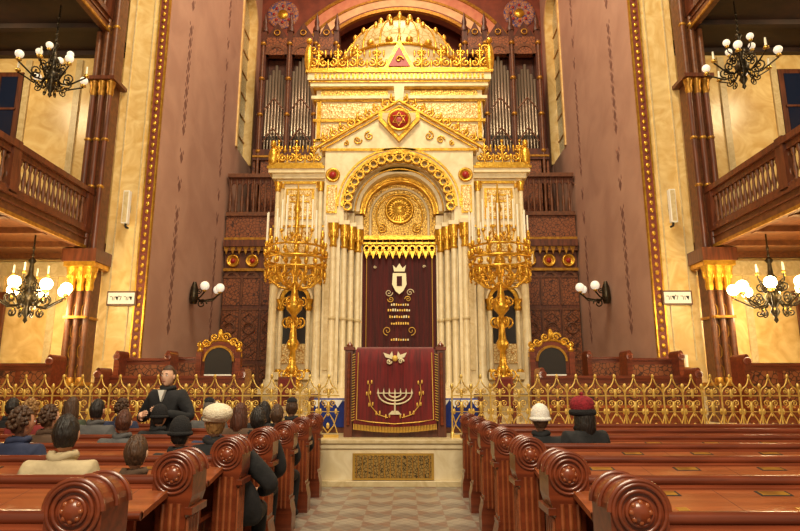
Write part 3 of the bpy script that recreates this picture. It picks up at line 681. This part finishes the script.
# ------------------------------------------------------------------ light fixtures
def chandelier(x,y,zr,ztop,lit):
    b=B('chandelier'); b.M=T((x,y,zr)); g=lamp if lit else lampd
    b.cyl((0,0,.5),(0,0,ztop-zr),.018,.018,bronze,6)
    for i in range(int((ztop-zr-.9)/.16)): b.ell((0,0,.8+i*.16),(.035,.035,.06),bronze,6,5)
    b.lathe([(.0,-.62),(.05,-.55),(.03,-.48),(.1,-.36),(.06,-.26),(.14,-.12),(.17,0),(.1,.12),(.05,.2),(.08,.3),(.12,.42),(.06,.5),(.04,.75),(.09,.82),(.03,.9)],0,0,0,bronze,14)
    for k in range(8):
        a=k*pi/4+.2; b.M=T((x,y,zr))@RZ(a); R=.78
        b.tube([(.1,0,-.05),(.22,0,-.22),(.4,0,-.24),(.62,0,-.1),(R,0,.0)],[.026,.024,.022,.02,.02],bronze,6)
        b.scroll(.36,-.06,0,.14,bronze,.02,1.4,-pi/2,1,5,14); b.scroll(.22,.22,0,.12,bronze,.018,1.4,pi,1,5,14); b.scroll(.3,-.38,0,.1,bronze,.016,1.4,pi/2,1,5,14)
        b.lathe([(.02,0),(.07,.03),(.05,.08),(.03,.1)],R,0,0,brass,10)
        if lit: b.ell((R,0,.21),(.13,.13,.13),g,14,10)
        elif k%2: b.ell((R,0,.19),(.1,.1,.1),g,14,10)
        else: b.cyl((R,0,.1),(R,0,.3),.03,.02,wax,8)
        if k%2==0:
            b.tube([(.05,0,.4),(.2,0,.28),(.34,0,.36),(.36,0,.46)],.016,bronze,6); b.lathe([(.02,0),(.05,.03),(.03,.07)],.36,0,.46,brass,8)
            if not lit: b.ell((.36,0,.6),.085,g,12,8)
            else: b.cyl((.36,0,.5),(.36,0,.72),.025,.02,wax,8)
        b.ell((.28,0,-.32),(.02,.02,.06),brass,6,5)
    b.done()
    if lit:
        for dx,dy in ((-.35,-.35),(.35,-.35),(0,.45)):
            L=bpy.data.lights.new('chandelier_bulb','POINT'); L.energy=110; L.color=(1,.78,.45); L.shadow_soft_size=.3
            o=bpy.data.objects.new('chandelier_bulb',L); o.location=(x+dx*2.6,y+dy*2.6,zr-.2); C.objects.link(o)
chandelier(-8.38,13.4,3.55,5.0,True); chandelier(8.5,13.5,3.55,5.0,True)
chandelier(-8.6,13.6,9.15,11.1,False); chandelier(8.5,13.6,9.3,11.1,False)
for q in (-1,1):
    b=B('wall_sconce'); b.M=(Matrix.Scale(-1,4,(1,0,0)) if q>0 else Matrix.Identity(4))@T((-6.6,18.6,4.4))
    b.lathe([(.1,0),(.14,.15),(.12,.5),(.05,.7)],0.14,0,-.3,bronze,10)
    for dy,L in ((-.4,.6),(0,.95),(.4,.75)):
        b.tube([(.1,0,0),(L*.4,dy*.5,-.2),(L*.8,dy,-.14),(L,dy,.02)],.026,bronze,6); b.lathe([(.03,0),(.08,.04),(.04,.08)],L,dy,.02,brass,8)
        b.ell((L,dy,.21),.14,lampd,12,8)
    b.scroll(.4,-.3,0,.16,bronze,.025,1.3); b.scroll(.3,.12,0,.1,bronze,.02,1.3,pi); b.done()
    b=B('loudspeaker'); b.M=(Matrix.Scale(-1,4,(1,0,0)) if q>0 else Matrix.Identity(4))@T((-7.2,15.26,6.2)); 
    b.box(-.08,.08,-.14,0,-.45,.45,white); b.box(-.06,.06,-.15,-.14,-.42,.42,creamd); b.box(-.04,.04,0,.1,-.1,.1,bronze)
    b.tube([(.0,-.05,-.4),(.05,-.12,-.55),(.15,-.2,-.6)],.03,black,6); b.done(bevel=.02)
    b=B('framed_sign'); sx=-7.15 if q<0 else 7.15
    b.box(sx-.38,sx+.38,15.28,15.36,3.6,3.97,wooddk); b.box(sx-.34,sx+.34,15.26,15.29,3.64,3.93,white); o=b.done()
    text('רודל רוד',(sx,15.255,3.78),.17,black,o,'sign_lettering',ext=.002)
b=B('altar_candle_lamp'); b.M=T((7.0,14.8,PZ)); b.lathe([(.2,0),(.2,.05),(.04,.1),(.03,1.2),(.1,1.25),(.1,1.3)],0,0,0,brass,12); b.cyl((0,0,1.3),(0,0,1.6),.04,.04,wax); b.done()

# ------------------------------------------------------------------ people
def skinbody(name,V,E,R,mat,parent,sub=2):
    me=bpy.data.meshes.new(name); me.from_pydata(V,E,[]); me.materials.append(mat)
    o=bpy.data.objects.new(name,me); C.objects.link(o); o.modifiers.new('skin','SKIN')
    sk=me.skin_vertices[0].data
    for i,r in enumerate(R):
        sk[i].radius=r if hasattr(r,'__len__') else (r,r); sk[i].use_root=(i==0)
    o.modifiers['skin'].use_smooth_shade=True
    sb=o.modifiers.new('sub','SUBSURF'); sb.levels=sub; sb.render_levels=sub
    o.parent=parent; return o
def headpt(d,k=1.0):
    dx,dy,dz=d
    x=.076*dx; y=.096*dy; z=.125*dz
    if dz<0:
        x*=1-.28*(-dz)**1.5
        if dy<0: y*=1-.35*(-dz)
    if dy>0 and k==1:
        y+=.024*math.exp(-(dx/.13)**2-((dz+.08)/.17)**2)+.012*math.exp(-(dx/.3)**2-((dz+.82)/.2)**2)
        for q in (-1,1): y-=.009*math.exp(-((dx-q*.4)/.18)**2-((dz-.08)/.14)**2)
        y+=.004*math.exp(-(dx/.5)**2-((dz-.28)/.1)**2)
    return (x*k,y*k,z*k)
def headmesh(b,skin,hair,style,rnd):
    nu,nv=28,20
    def grid(k,cond,mat,jit=0):
        vs=[];ok=[];fs=[]
        for j in range(nv+1):
            t=pi*j/nv
            for i in range(nu):
                a=2*pi*i/nu; d=(sin(t)*cos(a),sin(t)*sin(a),cos(t)); p=headpt(d,k)
                jj=1+jit*(rnd.random()-.5); vs.append((p[0]*jj,p[1]*jj,p[2]*jj)); ok.append(cond(d))
        for j in range(nv):
            for i in range(nu):
                q=(i+1)%nu; f=(j*nu+i,(j+1)*nu+i,(j+1)*nu+q,j*nu+q)
                if all(ok[z] for z in f): fs.append(f)
        b.add(vs,fs,mat,True)
    grid(1.0,lambda d:True,skin)
    for q in (-1,1):
        b.ell((q*.03,.083,.01),(.013,.009,.008),white,8,6); b.ell((q*.03,.091,.01),(.006,.004,.006),black,6,5)
        b.ell((q*.03,.09,.034),(.019,.006,.004),hair,8,5); b.ell((q*.077,-.002,-.005),(.011,.02,.032),skin,8,6)
    b.ell((0,.088,-.058),(.024,.008,.006),MOUTH,8,5)
    if style!='bald': grid(1.1,lambda d: d[2]>.55-.5*(d[1]<.35)-.75*(d[1]<-.05),hair,.05)
    if style=='long':
        b.lathe([(.05,-.24),(.1,-.2),(.105,-.1),(.1,0),(.08,.08)],0,-.035,0,hair,14)
    if style=='curly':
        for k in range(70):
            a=rnd.uniform(pi*.95,2.05*pi); t=rnd.uniform(.0,2.0)
            b.ell((.088*sin(t)*cos(a),.108*sin(t)*sin(a)-.005,.122*cos(t)+.01),.02,hair,7,5)
def hand(b,skin,wr,dirv,palm_n,curl=.5,side=1):
    d=Vector(dirv).normalized(); n=Vector(palm_n); n=(n-d*n.dot(d)).normalized(); s=d.cross(n)*side; w=Vector(wr)
    b.tube([w-d*.03,w+d*.0,w+d*.03,w+d*.07,w+d*.09],[.024,.026,.036,.04,.03],skin,10)
    for i,(o,L) in enumerate(((-.03,.07),(-.01,.08),(.01,.075),(.028,.06))):
        p=w+d*.075+s*o; pts=[p-d*.02];dd=d.copy()
        for k in range(3):
            dd=(dd+n*curl*.5).normalized(); p=p+dd*L/2.4; pts.append(p.copy())
        b.tube(pts,[.011,.010,.009,.007],skin,7); b.ell(tuple(pts[-1]),.0075,skin,6,5)
    p=w+d*.03-s*.03; b.tube([p,p-s*.025+d*.02,p-s*.035+d*.045+n*.01],[.014,.012,.009],skin,7); b.ell(tuple(p-s*.035+d*.045+n*.01),.009,skin,6,5)
MOUTH=MAT('lips',S(165,95,85),.5)
SK=[MAT('skin_fair',S(222,174,144),.5),MAT('skin_tan',S(196,142,112),.5)]
HM={k:MAT('hair_'+k,c,.55,0,c2,60,st=(1,1,.2),bump=.6,bscale=60) for k,c,c2 in (('black',S(22,17,15),S(38,29,24)),('brown',S(60,38,24),S(84,56,34)),('grey',S(120,112,102),S(85,78,70)),('blond',S(165,125,72),S(130,92,50)),('auburn',S(90,46,26),S(64,32,18)))}
CM={k:MAT('coat_'+k,c,.85,0,c2,8,bump=.3,bscale=14) for k,c,c2 in (('black',S(22,22,24),S(34,33,36)),('beige',S(190,172,136),S(168,150,115)),('navy',S(34,42,70),S(46,54,84)),('brown',S(88,64,46),S(68,48,34)),('grey',S(92,90,90),S(72,70,70)),('red',S(120,32,30),S(95,24,24)),('green',S(66,74,54),S(50,56,40)))}
HT={'cream':MAT('cream_wool',S(238,226,200),.9,0,S(220,205,175),40,bump=.5,bscale=90),'white':MAT('white_wool',S(240,236,228),.9,0,S(222,216,205),40,bump=.5,bscale=90),'black':MAT('black_wool',S(24,22,24),.9,bump=.5,bscale=90),'red':MAT('red_wool',S(150,30,42),.9,0,S(110,20,30),40,bump=.5,bscale=90)}
def person(name,x,y,z=0,rot=0,coat='black',hair='brown',style='short',hat=None,pose='sit',sc=1.0,turn=0,tilt=0,skin=0,lean=0):
    rnd=random.Random(int(x*100)+int(y*37))
    e=bpy.data.objects.new(name,None); e.empty_display_size=.2; C.objects.link(e)
    e.location=(x,y,z); e.rotation_euler=(0,0,rot); e.scale=(sc,sc,sc)
    cm=CM[coat]; sk=SK[skin]
    if pose=='sit':
        J=dict(pel=(0,0,.57),bel=(lean*.3,-.01,.74),che=(lean*.7,.0,.93),nb=(lean,.0,1.09),nt=(lean*1.1,.015,1.17),
               s=(.185,0,1.03),e=(.26,.03,.77),w=(.14,.27,.68),h=(.1,.05,.55),k=(.12,.44,.53),a=(.12,.40,.1),t=(.13,.52,.05))
    else:
        J=dict(pel=(0,0,.93),bel=(0,0,1.1),che=(0,.01,1.3),nb=(0,0,1.46),nt=(0,.015,1.54),
               s=(.18,0,1.41),e=(.33,.0,1.15),w=(.18,.24,1.17),h=(.1,0,.88),k=(.11,.02,.5),a=(.12,-.02,.09),t=(.14,.14,.04))
    V=[];E=[];R=[]
    def v(p,r,par=None):
        V.append(p);R.append(r)
        if par is not None: E.append((par,len(V)-1))
        return len(V)-1
    pel=v(J['pel'],.16); bel=v(J['bel'],.17,pel); che=v(J['che'],.18,bel); nb=v(J['nb'],.095,che); v(J['nt'],.05,nb)
    mir=lambda p,q:(p[0]*q+(lean*.8 if p is J['s'] else 0),p[1],p[2])
    for q in (-1,1):
        ee=list(J['e']);ww=list(J['w'])
        if pose!='sit' and q<0: ww[2]+=.05; ww[0]-=.05
        s_=v(mir(J['s'],q),.105,che); el=v((ee[0]*q,ee[1],ee[2]),.078,s_); v((ww[0]*q,ww[1],ww[2]),.05,el)
        hh=v(mir(J['h'],q),.11,pel); kk=v(mir(J['k'],q),.08,hh); aa=v(mir(J['a'],q),.05,kk); v(mir(J['t'],q),.042,aa)
    skinbody('clothed_body',V,E,R,cm,e)
    hc=B('hands')
    for q in (-1,1):
        w=list(J['w'])
        if pose!='sit' and q<0: w[2]+=.05; w[0]-=.05
        dv=(-q*.5,.6,-.1) if pose=='sit' else (-q*.55,.6,.35)
        hand(hc,sk,(w[0]*q,w[1]+.01,w[2]),dv,(0,0,-1) if pose=='sit' else (-q,0,.2),.6,q)
    hc.done(e)
    hb=B('head'); top=J['nt']; hb.M=T((top[0],top[1]+.015,top[2]+.105))@RZ(turn)@Matrix.Rotation(tilt,4,'X')
    hm=HM[hair]; headmesh(hb,sk,hm,style,rnd)
    # turned-up coat collar
    hb.tube([(.072*cos(2*pi*k/16),-.015+.075*sin(2*pi*k/16),-.14+.012*sin(k)) for k in range(16)],.03,cm,6,True)
    if pose!='sit':
        hb.prism([(-.045,-.16),(.045,-.16),(0,-.3)],.085,.13,white)
    if hat:
        col,kind=hat; m=HT[col]
        if kind=='beret': hb.ell((.01,-.04,.085),(.125,.135,.085),m,20,10); hb.tube([(.09*cos(2*pi*k/20),-.012+.105*sin(2*pi*k/20),.035) for k in range(20)],.02,m,6,True); hb.ell((0,-.03,.17),.012,m,6,5)
        elif kind=='beanie': hb.lathe([(.096,-.01),(.1,.04),(.094,.09),(.07,.14),(.035,.165),(.01,.172)],0,-.008,0,m,20); hb.tube([(.094*cos(2*pi*k/20),-.008+.098*sin(2*pi*k/20),.01) for k in range(20)],.02,m,8,True)
        elif kind=='kippah': hb.lathe([(.075,.085),(.062,.115),(.035,.137),(.005,.145)],0,-.025,0,m,16)
        elif kind=='band': hb.lathe([(.1,.0),(.115,.05),(.122,.1),(.1,.145),(.05,.17),(.01,.175)],0,-.01,0,HT['red'],20); hb.tube([(.1*cos(2*pi*k/20),-.01+.104*sin(2*pi*k/20),.01) for k in range(20)],.034,HT['black'],8,True); hb.ell((0,-.01,.19),.02,HT['red'],8,6)
    hb.done(e)
    return e
seat=lambda r: PD[r]+.24
person('tour_guide_man',-2.72,7.47,0,pi-.2,'black','brown','short',None,'stand',1.0,skin=0)
def X(px,D): return (px-405)/600*D*.965+.17
aud=[(1,62,'beige','black','short',None,'man',.95),(1,134,'brown','brown','short',None,'man',.86),
(2,-1,'black','blond','short',('cream','beret'),'woman',.96),(2,178,'black','black','short',('black','beanie'),'man',.89),(2,16,'navy','brown','curly',None,'woman',.96),
(3,120,'grey','auburn','short',None,'man',.92),(3,256,'black','black','short',None,'man',.94),(3,44,'brown','brown','curly',None,'woman',.95),(3,212,'navy','grey','short',None,'man',.9),
(4,156,'black','black','short',('black','beanie'),'man',.92),(4,238,'brown','auburn','long',None,'woman',.95),(4,92,'grey','black','short',None,'man',.98),(4,24,'red','blond','curly',None,'woman',.98),(4,275,'black','brown','short',None,'man',.94),
(5,66,'green','brown','long',None,'woman',.99),(5,207,'grey','grey','short',('black','kippah'),'man',.98),(5,118,'navy','brown','curly',None,'woman',.97),(5,262,'black','black','long',None,'woman',.95),(5,5,'black','black','short',None,'man',.98),
(5,290,'black','brown','short',('black','kippah'),'man',.98)]
for k,(r,px,coat,hair,style,hat,kind,scl) in enumerate(aud):
    D=seat(r); x=X(px,D) if px>0 else -1.14
    rr=random.Random(k)
    person('seated_'+kind,x,D,0,rr.uniform(-.25,.15),coat,hair,style,hat,'sit',scl,rr.uniform(-.4,.4),0,rr.randint(0,1),lean=-.22 if px<0 else 0)
person('seated_woman',X(541,seat(3)),seat(3),0,.05,'black','brown','short',('white','beanie'),'sit',.94)
person('seated_woman',X(584,seat(3)),seat(3),0,.3,'black','black','long',('red','band'),'sit',.99,.3)

# ------------------------------------------------------------------ light
def area(name,loc,tgt,size,e,col):
    L=bpy.data.lights.new(name,'AREA'); L.energy=e; L.size=size; L.color=col; o=bpy.data.objects.new(name,L); o.location=loc
    o.rotation_euler=(Vector(tgt)-Vector(loc)).to_track_quat('-Z','Y').to_euler(); C.objects.link(o)
area('nave_overhead_fill',(0,8,20),(0,15,4),5,2700,(1,.84,.58))  # added overhead area fill for the nave and ark, no fixture behind it
area('nave_rear_fill',(0,-2.5,9),(0,17,5),4,1500,(1,.86,.62))  # added fill from behind the camera, aimed at the ark; no lamp there
area('apse_light',(0,19.5,21.5),(0,20,5),4,700,(1,.74,.5))
for q in (-1,1): area('gallery_light',(q*11,13,10.6),(q*10.5,16,7.5),1.0,95,(1,.76,.42))
w=bpy.data.worlds.new('world'); bpy.context.scene.world=w; w.use_nodes=True
w.node_tree.nodes['Background'].inputs[0].default_value=(1,.8,.56,1); w.node_tree.nodes['Background'].inputs[1].default_value=.36
sc=bpy.context.scene; sc.view_settings.view_transform='Standard'
cam=bpy.data.cameras.new('camera'); cam.lens=27; cam.sensor_width=36; co=bpy.data.objects.new('camera',cam); C.objects.link(co)
co.location=(.17,0,1.5); co.rotation_euler=(math.radians(90+11.6),0,math.radians(.48)); sc.camera=co
